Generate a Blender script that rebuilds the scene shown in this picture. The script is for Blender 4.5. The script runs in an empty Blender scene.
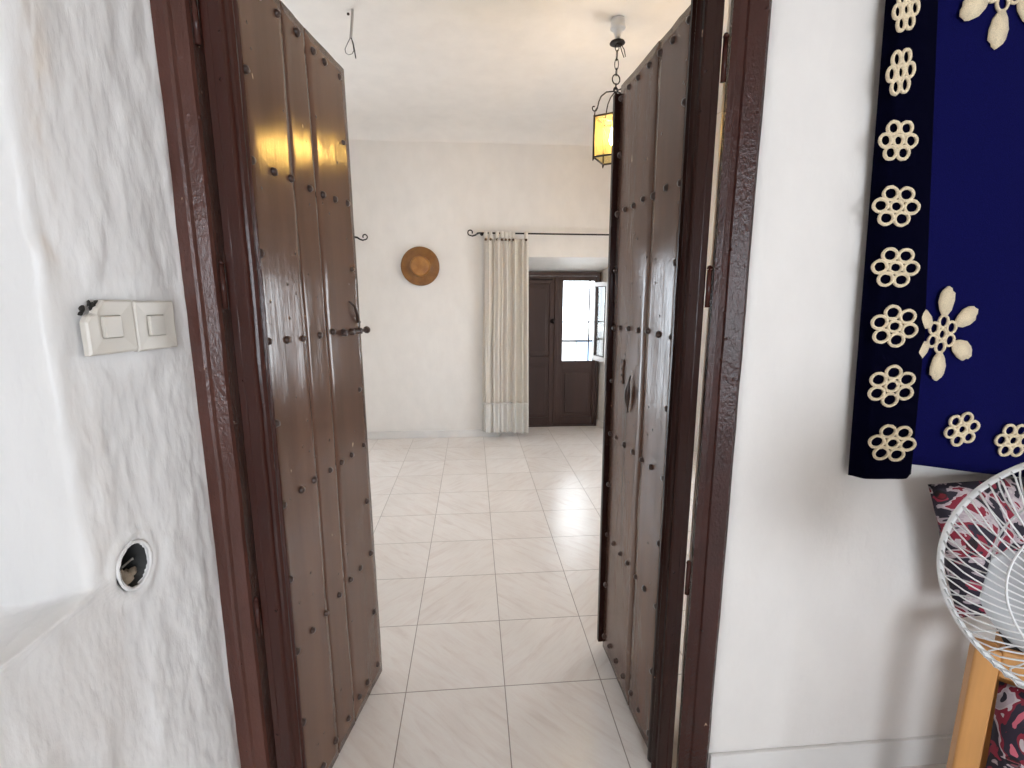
import bpy, bmesh, math, random
from mathutils import Vector, Matrix, noise
random.seed(7)
S = bpy.context.scene
C = S.collection
PI = math.pi
R = math.radians

# ------------------------------------------------------------------ materials
def mat(name):
    m = bpy.data.materials.new(name); m.use_nodes = True
    nt = m.node_tree; b = nt.nodes['Principled BSDF']
    return m, nt, b
def N(nt, t, **kw):
    n = nt.nodes.new(t)
    for k, v in kw.items():
        if k.startswith('i_'):
            key = k[2:]
            key = int(key) if key.isdigit() else key.replace('_', ' ')
            n.inputs[key].default_value = v
        else: setattr(n, k, v)
    return n
def L(nt, a, ao, b, bi): nt.links.new(a.outputs[ao], b.inputs[bi])
def coords(nt, scale=(1,1,1), rot=(0,0,0), loc=(0,0,0)):
    t = N(nt, 'ShaderNodeTexCoord'); mp = N(nt, 'ShaderNodeMapping')
    mp.inputs['Scale'].default_value = scale; mp.inputs['Rotation'].default_value = rot; mp.inputs['Location'].default_value = loc
    L(nt, t, 'Object', mp, 'Vector'); return mp
def ramp(nt, stops):
    r = N(nt, 'ShaderNodeValToRGB'); e = r.color_ramp.elements
    while len(e) < len(stops): e.new(.5)
    for i, (p, c) in enumerate(stops):
        e[i].position = p; e[i].color = (c[0], c[1], c[2], 1)
    return r

def simple(name, col, rough=.5, metal=0, bump=0, bscale=40, var=0, spec=None, bdist=.002, stretch=(1,1,1)):
    m, nt, b = mat(name)
    b.inputs['Base Color'].default_value = (*col, 1)
    b.inputs['Roughness'].default_value = rough; b.inputs['Metallic'].default_value = metal
    if spec is not None: b.inputs['Specular IOR Level'].default_value = spec
    mp = coords(nt, stretch)
    if var:
        n = N(nt, 'ShaderNodeTexNoise', i_Scale=bscale*.3, i_Detail=4.)
        L(nt, mp, 0, n, 'Vector')
        r = ramp(nt, [(.3, [c*(1-var) for c in col]), (.7, [min(1, c*(1+var)) for c in col])])
        L(nt, n, 0, r, 0); L(nt, r, 0, b, 'Base Color')
    if bump:
        n = N(nt, 'ShaderNodeTexNoise', i_Scale=float(bscale), i_Detail=5.)
        L(nt, mp, 0, n, 'Vector')
        bp = N(nt, 'ShaderNodeBump', i_Strength=bump, i_Distance=bdist)
        L(nt, n, 0, bp, 'Height'); L(nt, bp, 0, b, 'Normal')
    return m

def plaster(name, col, big=.35, fine=.25, rough=.55, zs=.6):
    m, nt, b = mat(name)
    b.inputs['Roughness'].default_value = rough
    b.inputs['Specular IOR Level'].default_value = .35
    mp = coords(nt, (1, 1, zs))
    n1 = N(nt, 'ShaderNodeTexNoise', i_Scale=7., i_Detail=4., i_Roughness=.55); L(nt, mp, 0, n1, 'Vector')
    n2 = N(nt, 'ShaderNodeTexNoise', i_Scale=60., i_Detail=6., i_Roughness=.65); L(nt, mp, 0, n2, 'Vector')
    n3 = N(nt, 'ShaderNodeTexVoronoi', i_Scale=23.); n3.feature = 'SMOOTH_F1'; L(nt, mp, 0, n3, 'Vector')
    b1 = N(nt, 'ShaderNodeBump', i_Strength=big, i_Distance=.012); L(nt, n1, 0, b1, 'Height')
    if big > .8: b1.inputs['Distance'].default_value = .017
    b2 = N(nt, 'ShaderNodeBump', i_Strength=fine, i_Distance=.004); L(nt, n2, 0, b2, 'Height'); L(nt, b1, 0, b2, 'Normal')
    b3 = N(nt, 'ShaderNodeBump', i_Strength=fine*.6, i_Distance=.004); L(nt, n3, 0, b3, 'Height'); L(nt, b2, 0, b3, 'Normal')
    L(nt, b3, 0, b, 'Normal')
    r = ramp(nt, [(.3, [c*.95 for c in col]), (.65, col)])
    L(nt, n1, 0, r, 0); L(nt, r, 0, b, 'Base Color')
    return m

def door_paint(name, col, rough=.22, chips=True, bump=.35, zs=.06, sc=90., spec=.42):
    m, nt, b = mat(name)
    b.inputs['Specular IOR Level'].default_value = spec
    mp = coords(nt, (1, 1, zs))
    n1 = N(nt, 'ShaderNodeTexNoise', i_Scale=sc, i_Detail=4., i_Roughness=.6); L(nt, mp, 0, n1, 'Vector')
    mp2 = coords(nt)
    n2 = N(nt, 'ShaderNodeTexNoise', i_Scale=55., i_Detail=5., i_Roughness=.7); L(nt, mp2, 0, n2, 'Vector')
    n4 = N(nt, 'ShaderNodeTexNoise', i_Scale=5., i_Detail=3.); L(nt, mp2, 0, n4, 'Vector')
    b0 = N(nt, 'ShaderNodeBump', i_Strength=.2, i_Distance=.010); L(nt, n4, 0, b0, 'Height')
    b1 = N(nt, 'ShaderNodeBump', i_Strength=bump, i_Distance=.0022); L(nt, n1, 0, b1, 'Height'); L(nt, b0, 0, b1, 'Normal')
    b2 = N(nt, 'ShaderNodeBump', i_Strength=bump*.8, i_Distance=.0016); L(nt, n2, 0, b2, 'Height'); L(nt, b1, 0, b2, 'Normal')
    L(nt, b2, 0, b, 'Normal')
    vo = N(nt, 'ShaderNodeTexVoronoi', i_Scale=26.); L(nt, mp2, 0, vo, 'Vector')
    vm = N(nt, 'ShaderNodeMapRange', i_1=.0, i_2=.13, i_3=1., i_4=0.); L(nt, vo, 0, vm, 0)
    vp = N(nt, 'ShaderNodeMath', operation='MULTIPLY'); L(nt, vm, 0, vp, 0)
    vt = N(nt, 'ShaderNodeMath', operation='GREATER_THAN', i_1=.62); vs = N(nt, 'ShaderNodeSeparateColor'); L(nt, vo, 'Color', vs, 0); L(nt, vs, 0, vt, 0); L(nt, vt, 0, vp, 1)
    b3 = N(nt, 'ShaderNodeBump', i_Strength=.8, i_Distance=.0035); L(nt, vp, 0, b3, 'Height'); L(nt, b2, 0, b3, 'Normal'); L(nt, b3, 0, b, 'Normal')
    n3 = N(nt, 'ShaderNodeTexNoise', i_Scale=9., i_Detail=3.); L(nt, mp, 0, n3, 'Vector')
    r = ramp(nt, [(.3, [c*.8 for c in col]), (.7, [c*1.15 for c in col])]); L(nt, n3, 0, r, 0)
    if chips:
        n5 = N(nt, 'ShaderNodeTexNoise', i_Scale=38., i_Detail=2.); mp3 = coords(nt, (1, 1, .45), loc=(3, 1, 2)); L(nt, mp3, 0, n5, 'Vector')
        rr = ramp(nt, [(.755, (0, 0, 0)), (.775, (1, 1, 1))]); L(nt, n5, 0, rr, 0)
        mx = N(nt, 'ShaderNodeMix', data_type='RGBA'); L(nt, rr, 0, mx, 0); L(nt, r, 0, mx, 6)
        mx.inputs[7].default_value = (.5, .33, .22, 1); L(nt, mx, 2, b, 'Base Color')
    else: L(nt, r, 0, b, 'Base Color')
    rn = ramp(nt, [(.3, [rough*.9]*3), (.75, [rough*1.25]*3)]); L(nt, n4, 0, rn, 0); L(nt, rn, 0, b, 'Roughness')
    return m

def floor_mat():
    m, nt, b = mat('marbled_floor_tile')
    t = N(nt, 'ShaderNodeTexCoord'); sp = N(nt, 'ShaderNodeSeparateXYZ'); L(nt, t, 'Object', sp, 0)
    def cell(axis, off, pitch):
        a = N(nt, 'ShaderNodeMath', operation='SUBTRACT', i_1=off); L(nt, sp, axis, a, 0)
        d = N(nt, 'ShaderNodeMath', operation='DIVIDE', i_1=pitch); L(nt, a, 0, d, 0)
        fl = N(nt, 'ShaderNodeMath', operation='FLOOR'); L(nt, d, 0, fl, 0)
        pp = N(nt, 'ShaderNodeMath', operation='PINGPONG', i_1=.5); L(nt, d, 0, pp, 0)
        mu = N(nt, 'ShaderNodeMath', operation='MULTIPLY', i_1=pitch); L(nt, pp, 0, mu, 0)
        return fl, mu
    fx, dx = cell(0, .111, .3975); fy, dy = cell(1, 1.69, .402)
    mn = N(nt, 'ShaderNodeMath', operation='MINIMUM'); L(nt, dx, 0, mn, 0); L(nt, dy, 0, mn, 1)
    gr = N(nt, 'ShaderNodeMapRange', i_1=.0012, i_2=.0026); L(nt, mn, 0, gr, 0)     # 0 grout .. 1 tile
    cid = N(nt, 'ShaderNodeCombineXYZ'); L(nt, fx, 0, cid, 0); L(nt, fy, 0, cid, 1)
    wn = N(nt, 'ShaderNodeTexWhiteNoise', noise_dimensions='3D'); L(nt, cid, 0, wn, 0)
    # every tile has its own vein direction and offset
    ang = N(nt, 'ShaderNodeMath', operation='MULTIPLY', i_1=3.14159)
    st = N(nt, 'ShaderNodeMath', operation='MULTIPLY', i_1=1.999); L(nt, wn, 0, st, 0)
    fl = N(nt, 'ShaderNodeMath', operation='FLOOR'); L(nt, st, 0, fl, 0)
    hf = N(nt, 'ShaderNodeMath', operation='MULTIPLY_ADD', i_1=.5, i_2=.25); L(nt, fl, 0, hf, 0); L(nt, hf, 0, ang, 0)
    vr = N(nt, 'ShaderNodeVectorRotate', rotation_type='Z_AXIS'); L(nt, t, 'Object', vr, 'Vector'); L(nt, ang, 0, vr, 'Angle')
    ad = N(nt, 'ShaderNodeVectorMath', operation='MULTIPLY_ADD'); L(nt, wn, 'Color', ad, 0)
    ad.inputs[1].default_value = (9, 9, 9); L(nt, vr, 0, ad, 2)
    mp = N(nt, 'ShaderNodeMapping'); mp.inputs['Scale'].default_value = (1, 6.5, 1); L(nt, ad, 0, mp, 0)
    ns = N(nt, 'ShaderNodeTexNoise', i_Scale=4.2, i_Detail=7., i_Roughness=.62, i_Distortion=.6); L(nt, mp, 0, ns, 'Vector')
    r = ramp(nt, [(.28, (.71, .645, .605)), (.44, (.78, .725, .69)), (.56, (.81, .77, .735)), (.74, (.75, .70, .665))]); L(nt, ns, 0, r, 0)
    n2 = N(nt, 'ShaderNodeTexNoise', i_Scale=3., i_Detail=4.); L(nt, ad, 0, n2, 'Vector')
    r2 = ramp(nt, [(.35, (.94, .93, .92)), (.65, (1, 1, 1))]); L(nt, n2, 0, r2, 0)
    ml = N(nt, 'ShaderNodeMix', data_type='RGBA', blend_type='MULTIPLY'); ml.inputs[0].default_value = 1; L(nt, r, 0, ml, 6); L(nt, r2, 0, ml, 7)
    mx = N(nt, 'ShaderNodeMix', data_type='RGBA'); L(nt, gr, 0, mx, 0); mx.inputs[6].default_value = (.27, .23, .20, 1); L(nt, ml, 2, mx, 7)
    L(nt, mx, 2, b, 'Base Color')
    rg = N(nt, 'ShaderNodeMapRange', i_3=.6, i_4=.13); L(nt, gr, 0, rg, 0); L(nt, rg, 0, b, 'Roughness')
    nb = N(nt, 'ShaderNodeTexNoise', i_Scale=170., i_Detail=2.); L(nt, t, 'Object', nb, 'Vector')
    bb = N(nt, 'ShaderNodeBump', i_Strength=.6, i_Distance=.0012); L(nt, nb, 0, bb, 'Height')
    b1 = N(nt, 'ShaderNodeBump', i_Strength=.6, i_Distance=.0015); L(nt, gr, 0, b1, 'Height'); L(nt, bb, 0, b1, 'Normal'); L(nt, b1, 0, b, 'Normal')
    b.inputs['Specular IOR Level'].default_value = .6
    return m

def straw_mat(name='brown_straw', k=1.):
    m, nt, b = mat(name); b.inputs['Roughness'].default_value = .36
    mp = coords(nt)
    w = N(nt, 'ShaderNodeTexWave', wave_type='RINGS', rings_direction='Y', i_Scale=28., i_Distortion=.6, i_Detail=2.); L(nt, mp, 0, w, 'Vector')
    n = N(nt, 'ShaderNodeTexNoise', i_Scale=14., i_Detail=5.); L(nt, mp, 0, n, 'Vector')
    r = ramp(nt, [(.3, (.22*k, .085*k, .016*k)), (.7, (.33*k, .15*k, .038*k))]); L(nt, n, 0, r, 0)
    r2 = ramp(nt, [(.1, (.75, .75, .75)), (.6, (1, 1, 1))]); L(nt, w, 1, r2, 0)
    ml = N(nt, 'ShaderNodeMix', data_type='RGBA', blend_type='MULTIPLY'); ml.inputs[0].default_value = 1; L(nt, r, 0, ml, 6); L(nt, r2, 0, ml, 7)
    L(nt, ml, 2, b, 'Base Color')
    bp = N(nt, 'ShaderNodeBump', i_Strength=.5, i_Distance=.004); L(nt, w, 1, bp, 'Height'); L(nt, bp, 0, b, 'Normal')
    return m

def fabric(name, col, sc=320., rough=.85, bump=.4, sheen=.2, transl=0, spec=.2):
    m, nt, b = mat(name); b.inputs['Roughness'].default_value = rough; b.inputs['Specular IOR Level'].default_value = spec
    b.inputs['Sheen Weight'].default_value = sheen
    mp = coords(nt)
    n = N(nt, 'ShaderNodeTexNoise', i_Scale=sc, i_Detail=2.); L(nt, mp, 0, n, 'Vector')
    r = ramp(nt, [(.3, [c*.82 for c in col]), (.7, [min(1, c*1.18) for c in col])]); L(nt, n, 0, r, 0); L(nt, r, 0, b, 'Base Color')
    bp = N(nt, 'ShaderNodeBump', i_Strength=bump, i_Distance=.0012); L(nt, n, 0, bp, 'Height'); L(nt, bp, 0, b, 'Normal')
    if transl:
        tr = N(nt, 'ShaderNodeBsdfTranslucent'); L(nt, r, 0, tr, 0)
        mx = N(nt, 'ShaderNodeMixShader'); mx.inputs[0].default_value = transl
        L(nt, b, 0, mx, 1); L(nt, tr, 0, mx, 2); L(nt, mx, 0, nt.nodes['Material Output'], 0)
    return m

def floral(name, off=0.):
    m, nt, b = mat(name); b.inputs['Roughness'].default_value = .8
    mp = coords(nt, loc=(off, off*.7, 0))
    n = N(nt, 'ShaderNodeTexNoise', i_Scale=9., i_Detail=3., i_Distortion=1.2); L(nt, mp, 0, n, 'Vector')
    v = N(nt, 'ShaderNodeTexVoronoi', i_Scale=13.); L(nt, mp, 0, v, 'Vector')
    r = ramp(nt, [(.0, (.28, .02, .05)), (.38, (.014, .010, .022)), (.49, (.40, .33, .36)), (.52, (.50, .43, .45)), (.545, (.22, .01, .03)), (.60, (.02, .014, .03)), (.7, (.55, .12, .17))])
    r.color_ramp.interpolation = 'CONSTANT'; L(nt, n, 0, r, 0)
    r2 = ramp(nt, [(.0, (.42, .03, .07)), (.16, (.05, .02, .04)), (.2, (1, 1, 1))]); r2.color_ramp.interpolation = 'CONSTANT'; L(nt, v, 0, r2, 0)
    ml = N(nt, 'ShaderNodeMix', data_type='RGBA', blend_type='MULTIPLY'); ml.inputs[0].default_value = .85; L(nt, r, 0, ml, 6); L(nt, r2, 0, ml, 7)
    L(nt, ml, 2, b, 'Base Color'); return m

def glass(name, tint=(1,1,1), rough=.05, mixd=0., dcol=(1,1,1)):
    """thin pane: mostly lets light straight through, reflects a little, scatters mixd of it"""
    m, nt, b = mat(name); nt.nodes.remove(b)
    tr = N(nt, 'ShaderNodeBsdfTransparent'); tr.inputs[0].default_value = (*tint, 1)
    gl = N(nt, 'ShaderNodeBsdfGlossy'); gl.inputs['Roughness'].default_value = rough
    lw = N(nt, 'ShaderNodeLayerWeight', i_Blend=.5); pw = N(nt, 'ShaderNodeMath', operation='POWER', i_1=4.); L(nt, lw, 1, pw, 0)
    fr = N(nt, 'ShaderNodeMath', operation='MULTIPLY_ADD', i_1=.8, i_2=.05); L(nt, pw, 0, fr, 0)
    mx = N(nt, 'ShaderNodeMixShader'); L(nt, fr, 0, mx, 0)
    L(nt, gl, 0, mx, 2)
    if mixd:
        tl = N(nt, 'ShaderNodeBsdfTranslucent'); tl.inputs[0].default_value = (*dcol, 1)
        m2 = N(nt, 'ShaderNodeMixShader'); m2.inputs[0].default_value = mixd; L(nt, tr, 0, m2, 1); L(nt, tl, 0, m2, 2); L(nt, m2, 0, mx, 1)
    else: L(nt, tr, 0, mx, 1)
    L(nt, mx, 0, nt.nodes['Material Output'], 0); return m

def emit(name, col, st):
    m, nt, b = mat(name); b.inputs['Base Color'].default_value = (*col, 1)
    b.inputs['Emission Color'].default_value = (*col, 1); b.inputs['Emission Strength'].default_value = st; return m

M = dict(
    plaster_rough=plaster('rough_white_plaster', (.80, .785, .775), .9, .32, .30, .35),
    plaster_warmlit=plaster('warmlit_plaster', (.80, .765, .735), .35, .28, .45),  # warm light on the right wall is put into this plaster's colour
    plaster=plaster('white_plaster', (.80, .77, .735), .22, .12),
    warm=plaster('warm_bounce_plaster', (.78, .68, .58)),  # unseen near ceiling, tinted so that it bounces warm light onto the walls
    ceiling=plaster('white_ceiling_plaster', (.80, .77, .735), .25, .12),
    floor=floor_mat(),
    base=simple('white_skirting_tile', (.72, .70, .68), .25, var=.05, bscale=20),
    leaf=door_paint('dark_brown_gloss_paint', (.120, .062, .042), .15, bump=.24),
    trim=door_paint('red_brown_gloss_paint', (.046, .013, .009), .18, zs=.15, bump=.5, spec=.3),
    frame=door_paint('brown_frame_gloss_paint', (.080, .029, .021), .20, zs=.5, bump=.8, sc=120.),
    frame_shaded=door_paint('shaded_frame_gloss_paint', (.040, .011, .008), .15, zs=.6, bump=1.0, sc=120., spec=.36),  # frame paint darkened: shade on the right jamb put into the colour
    trim_shaded=door_paint('shaded_trim_gloss_paint', (.022, .007, .005), .2, zs=.15, bump=.4, spec=.26),  # trim paint darkened: shade on right mouldings and edge strip painted in
    fardoor=door_paint('dark_brown_wood_paint', (.045, .022, .018), .4, chips=False, bump=.2),
    stud=simple('painted_iron_stud', (.045, .022, .016), .28, bump=.3, bscale=150),
    iron=simple('black_wrought_iron', (.022, .018, .018), .45, .6, bump=.2, bscale=120),
    brass=simple('worn_grey_metal', (.33, .31, .29), .35, .8, bump=.3, bscale=120),
    switch=simple('cream_switch_plastic', (.66, .62, .56), .32, bump=.06, bscale=90),
    scorch=simple('black_hole_edge', (.015, .012, .01), .8),
    pvc=simple('dark_grey_conduit', (.05, .05, .05), .35, bump=.3, bscale=60),
    rubble=simple('brown_mortar', (.30, .24, .18), .9, bump=.8, bscale=60, var=.4),
    curtain=fabric('cream_cotton', (.80, .75, .68), 260., transl=.25),
    hem=fabric('white_cotton_hem', (.76, .74, .70), 260., transl=.12),
    button=simple('brown_wooden_button', (.10, .05, .022), .4, var=.3),
    straw=straw_mat(), straw_light=straw_mat('light_brown_straw', 1.4),
    whitepl=simple('white_plastic', (.80, .80, .79), .3),
    cable=simple('grey_cable_sheath', (.42, .40, .38), .5),
    lampglass=glass('yellow_lantern_glass', (1.0, .86, .42), .08, .07, (1., .84, .40)),
    bulb=emit('lit_bulb', (1., .66, .30), 420.),
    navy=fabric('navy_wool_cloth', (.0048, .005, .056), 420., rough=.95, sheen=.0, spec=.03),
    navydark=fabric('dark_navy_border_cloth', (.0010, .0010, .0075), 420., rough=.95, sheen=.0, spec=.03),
    crochet=fabric('ivory_crochet', (.75, .62, .43), 500., bump=.8),
    wood=simple('orange_pine_wood', (.56, .27, .085), .42, bump=.2, bscale=60, var=.18, stretch=(1,1,.12)),
    seatdark=simple('black_chair_webbing', (.01, .01, .011), .8, bump=.4, bscale=100),
    floral=floral('floral_fabric'), floral2=floral('floral_fabric_seat', 1.7),
    fan=simple('glossy_white_fan_plastic', (.80, .80, .80), .25),
    casement=simple('glare_white_paint', (.78, .75, .74), .4, bump=.1, bscale=30),  # white stands for glare on the brown far casement; unseen window frames reuse it
    clear=glass('clear_window_glass', (.97, .98, .98), .02),
    concrete=simple('balcony_concrete', (.6, .58, .55), .8, bump=.3, bscale=30),
    facade=simple('white_facade_render', (.80, .80, .80), .8, bump=.2, bscale=10),
    shutter=simple('pale_blue_shutter', (.30, .42, .60), .6),
)
mb, nt, bb = mat('translucent_fan_blade'); bb.inputs['Base Color'].default_value = (.62, .63, .65, 1); bb.inputs['Roughness'].default_value = .12
bb.inputs['Alpha'].default_value = .72
M['blade'] = mb

# ------------------------------------------------------------------ object helpers
def link(o): C.objects.link(o); return o
def obj(name, bm, m, parent=None, smooth=False, bevel=0, seg=2):
    me = bpy.data.meshes.new(name); bm.normal_update(); bm.to_mesh(me); bm.free()
    if smooth:
        for p in me.polygons: p.use_smooth = True
    ms = m if isinstance(m, (list, tuple)) else [m]
    for x in ms: me.materials.append(x)
    o = link(bpy.data.objects.new(name, me))
    if parent: o.parent = parent
    if bevel:
        b = o.modifiers.new('bevel', 'BEVEL'); b.width = bevel; b.segments = seg; b.limit_method = 'ANGLE'; b.angle_limit = R(35)
    return o
def thing(name, label, cat, loc=(0,0,0), rz=0, group=None):
    o = link(bpy.data.objects.new(name, None)); o.location = loc; o.rotation_euler = (0, 0, rz); o.empty_display_size = .05
    o['label'] = label; o['category'] = cat; o['kind'] = 'thing'
    if group: o['group'] = group
    return o
def tag(o, label, cat, group=None):
    o['label'] = label; o['category'] = cat
    if group: o['group'] = group
    return o
def struct(name, bm, m, smooth=False, parent=None, **k):
    o = obj(name, bm, m, parent, smooth, **k)
    if parent is None: o['kind'] = 'structure'
    return o
def dup(root, **kw):
    r = root.copy(); C.objects.link(r)
    for ch in list(root.children):
        c = ch.copy(); C.objects.link(c); c.parent = r
        for g in ch.children:
            d = g.copy(); C.objects.link(d); d.parent = c
    return r
def BM(): return bmesh.new()
def box(bm, x0, x1, y0, y1, z0, z1, mi=0):
    v = [bm.verts.new((x, y, z)) for x in (x0, x1) for y in (y0, y1) for z in (z0, z1)]
    fs = [(0,1,3,2), (4,6,7,5), (0,4,5,1), (2,3,7,6), (0,2,6,4), (1,5,7,3)]
    out = []
    for f in fs:
        g = bm.faces.new([v[i] for i in f]); g.material_index = mi; out.append(g)
    return v
def prism(bm, poly, z0, z1):
    """plan polygon (counter-clockwise) raised from z0 to z1"""
    a = [bm.verts.new((x, y, z0)) for x, y in poly]; b = [bm.verts.new((x, y, z1)) for x, y in poly]
    n = len(poly)
    bm.faces.new(a[::-1]); bm.faces.new(b)
    for i in range(n): bm.faces.new([a[i], a[(i+1) % n], b[(i+1) % n], b[i]])
def tube(bm, pts, r, n=8, closed=False, caps=True):
    pts = [Vector(p) for p in pts]; rings = []; m = len(pts)
    t0 = None; up = None
    for i, p in enumerate(pts):
        if closed: t = (pts[(i+1) % m] - pts[i-1]).normalized()
        else: t = (pts[min(i+1, m-1)] - pts[max(i-1, 0)]).normalized()
        if up is None:
            up = Vector((0, 0, 1)) if abs(t.z) < .9 else Vector((1, 0, 0))
            up = (up - t*up.dot(t)).normalized()
        else: up = (up - t*up.dot(t)).normalized()
        s = t.cross(up); rr = r[i] if isinstance(r, (list, tuple)) else r
        rings.append([bm.verts.new(p + (up*math.cos(2*PI*k/n) + s*math.sin(2*PI*k/n))*rr) for k in range(n)])
    last = m if closed else m-1
    for i in range(last):
        a, b = rings[i], rings[(i+1) % m]
        for k in range(n): bm.faces.new([a[k], b[k], b[(k+1) % n], a[(k+1) % n]])
    if caps and not closed: bm.faces.new(rings[0]); bm.faces.new(rings[-1][::-1])
def lathe(bm, prof, n=24, mtx=None):
    """prof: list of (r, z) turned about z"""
    mtx = mtx or Matrix.Identity(4); rings = []
    for r, z in prof:
        if r < 1e-6: rings.append([bm.verts.new(mtx @ Vector((0, 0, z)))])
        else: rings.append([bm.verts.new(mtx @ Vector((r*math.cos(2*PI*k/n), r*math.sin(2*PI*k/n), z))) for k in range(n)])
    for a, b in zip(rings, rings[1:]):
        if len(a) == 1 and len(b) == 1: continue
        for k in range(n):
            if len(a) == 1: bm.faces.new([a[0], b[(k+1) % n], b[k]])
            elif len(b) == 1: bm.faces.new([a[k], a[(k+1) % n], b[0]])
            else: bm.faces.new([a[k], a[(k+1) % n], b[(k+1) % n], b[k]])
def fb(x, y, z, o=4): return noise.fractal(Vector((x, y, z)), 1., 2., o)
def sstep(a, b, x):
    t = max(0, min(1, (x-a)/(b-a))); return t*t*(3-2*t)

# ------------------------------------------------------------------ the setting
# floor (both rooms)
bm = BM(); box(bm, -3.2, 2.9, -3.2, 5.75, -.12, 0); struct('floor', bm, M['floor'])

# left side of the thick partition: front wall, lumpy ledge, splayed jamb, back face
ledge = lambda z, x: .30 * (1 - sstep(.955 + .02*fb(x*5, 2, 0), 1.015 + .02*fb(x*6, 5, 0) - .25*max(0, -x-.74), z))
CX, CY = -.710, .867
path = []
def seg(a, b, n, tagc): 
    for i in range(n):
        t = i/n; path.append((a[0]+(b[0]-a[0])*t, a[1]+(b[1]-a[1])*t, tagc, t))
seg((-3.1, CY+.0), (-1.3, CY), 14, 'f'); seg((-1.3, CY), (CX-.022, CY), 34, 'f')
for k in range(5):
    a = R(90*k/5*.88); path.append((CX-.022+.022*math.sin(a), CY+.022-.022*math.cos(a), 'c', k/5))
RS = (CX+.006, CY+.055); seg((CX, CY+.024), RS, 22, 's'); seg(RS, (-.652, 1.17), 56, 'r'); seg((-.657, 1.17), (-.657, 1.45), 6, 'b'); seg((-.657, 1.45), (-3.1, 1.45), 12, 'k'); path.append((-3.1, 1.45, 'k', 1))
HY, HZ, HA, HB = .954, 1.016, .036, .047          # broken socket hole in the jamb
bm = BM(); ZN = 420; ZT = 3.30
grid = []
nrm = Vector((.985, -.172, 0))
for (x, y, tg, t) in path:
    col = []
    for j in range(ZN+1):
        z = ZT*j/ZN; X, Y = x, y
        if tg in 'fcsr':
            w = 1 if tg in 'fc' else (1-t if tg == 's' else 0)
            Y -= ledge(z, x)*w
            X -= ledge(z, x)*w*.17
            amp = .010
            d = amp*fb(X*5+3, Y*6, z*2.4) + .0035*fb(X*17, Y*19, z*9)
            rdg = noise.ridged_multi_fractal(Vector((X*4, Y*7+2, z*1.6)), 1., 2., 3, 1., 2.)
            d += .0050*(rdg-1)
            if tg in 'fc': # wobbling arris
                d *= .8
                X += .012*fb(1, 4, z*3.1)*sstep(-1.0, CX, x) + .006*fb(5, 1, z*9)*sstep(-.9, CX, x)
            edge = 1 if tg != 'r' else (1-sstep(.9, 1, t))
            n_ = Vector((0, -1, 0)) if tg == 'f' else nrm
            if tg == 'c': n_ = Vector((.7, -.7, 0))
            if tg == 's': X += .012*fb(1, 4, z*3.1)*(1-t)
            X += n_.x*d*edge; Y += n_.y*d*edge
            if tg in 'rs':
                e = math.hypot((Y-HY)/HA, (z-HZ)/HB)
                X += .006*math.exp(-((e-1.35)/.30)**2)
                s2 = math.hypot((Y-1.03)/.14, (z-1.49)/.09)   # flat bed under the switches
                X -= d*.8*(1-sstep(.8, 1.2, s2))
        col.append(bm.verts.new((X, Y, z)))
    grid.append(col)
for i in range(len(grid)-1):
    for j in range(ZN):
        vs = [grid[i][j], grid[i+1][j], grid[i+1][j+1], grid[i][j+1]]
        c = sum((v.co for v in vs), Vector())/4
        if path[i][2] in 'rs' and math.hypot((c.y-HY)/HA, (c.z-HZ)/HB) < 1: continue
        bm.faces.new(vs)
# snap the hole border onto the ellipse
for v in bm.verts:
    if v.is_boundary and abs(v.co.z-HZ) < .08 and abs(v.co.y-HY) < .07 and v.co.x > -.8:
        e = math.hypot((v.co.y-HY)/HA, (v.co.z-HZ)/HB)
        if e > .01: v.co.y = HY+(v.co.y-HY)/e; v.co.z = HZ+(v.co.z-HZ)/e; v.co.x -= .004
for v in [v for v in bm.verts if not v.link_faces]: bm.verts.remove(v)
struct('wall_left', bm, M['plaster_rough'], True)

# the broken round box in the jamb
Xh = -.657-.175*(1.17-HY)
bm = BM(); tube(bm, [(Xh-.0005+.175*(HA*math.cos(2*PI*k/48)), HY+HA*1.03*math.cos(2*PI*k/48)*(1+.03*math.sin(3*PI*k/24)), HZ+HB*1.03*math.sin(2*PI*k/48)) for k in range(48)], [.0040+.002*noise.noise(Vector((k*.7, 0, 0))) for k in range(48)], 8, closed=True); _lip = bm
bm = BM()
mt = Matrix.Translation((Xh, HY, HZ)) @ Matrix.Rotation(R(-9.9), 4, 'Z') @ Matrix.Rotation(PI/2, 4, 'Y')
prof = [(1.05, -.002), (1.0, -.012), (.96, -.05), (.9, -.062), (0, -.064)]
rings = []
nn = 40
for q, (r, d) in enumerate(prof):
    rings.append([bm.verts.new((Xh+d*.985+.012*0, HY + HA*r*math.cos(2*PI*k/nn)*(1+.04*math.sin(3*k)), HZ+HB*r*math.sin(2*PI*k/nn)*(1+.03*math.sin(5*k)))) for k in range(nn)])
for a, b in zip(rings, rings[1:]):
    for k in range(nn): bm.faces.new([a[k], b[k], b[(k+1) % nn], a[(k+1) % nn]])
bm.faces.new(rings[-1])
sock = obj('socket_box', bm, M['pvc'], smooth=True)
tag(sock, 'broken empty round socket hole in the left jamb below the switches', 'socket hole')
bm = BM()
for k in range(7):
    a = R(200+k*18); q = BM
    c = Vector((Xh-.02-.004*(k % 3), HY+HA*.62*math.cos(a), HZ+HB*.66*math.sin(a)))
    bmesh.ops.create_icosphere(bm, subdivisions=2, radius=.011+.004*(k % 2), matrix=Matrix.Translation(c) @ Matrix.Diagonal((.8, 1.2, .8, 1)))
for v in bm.verts: v.co += Vector((1, 1, 1))*.004*noise.noise(v.co*90)
obj('plaster_lip', _lip, M['plaster_rough'], sock, True)
obj('broken_mortar', bm, M['rubble'], sock, True)
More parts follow.
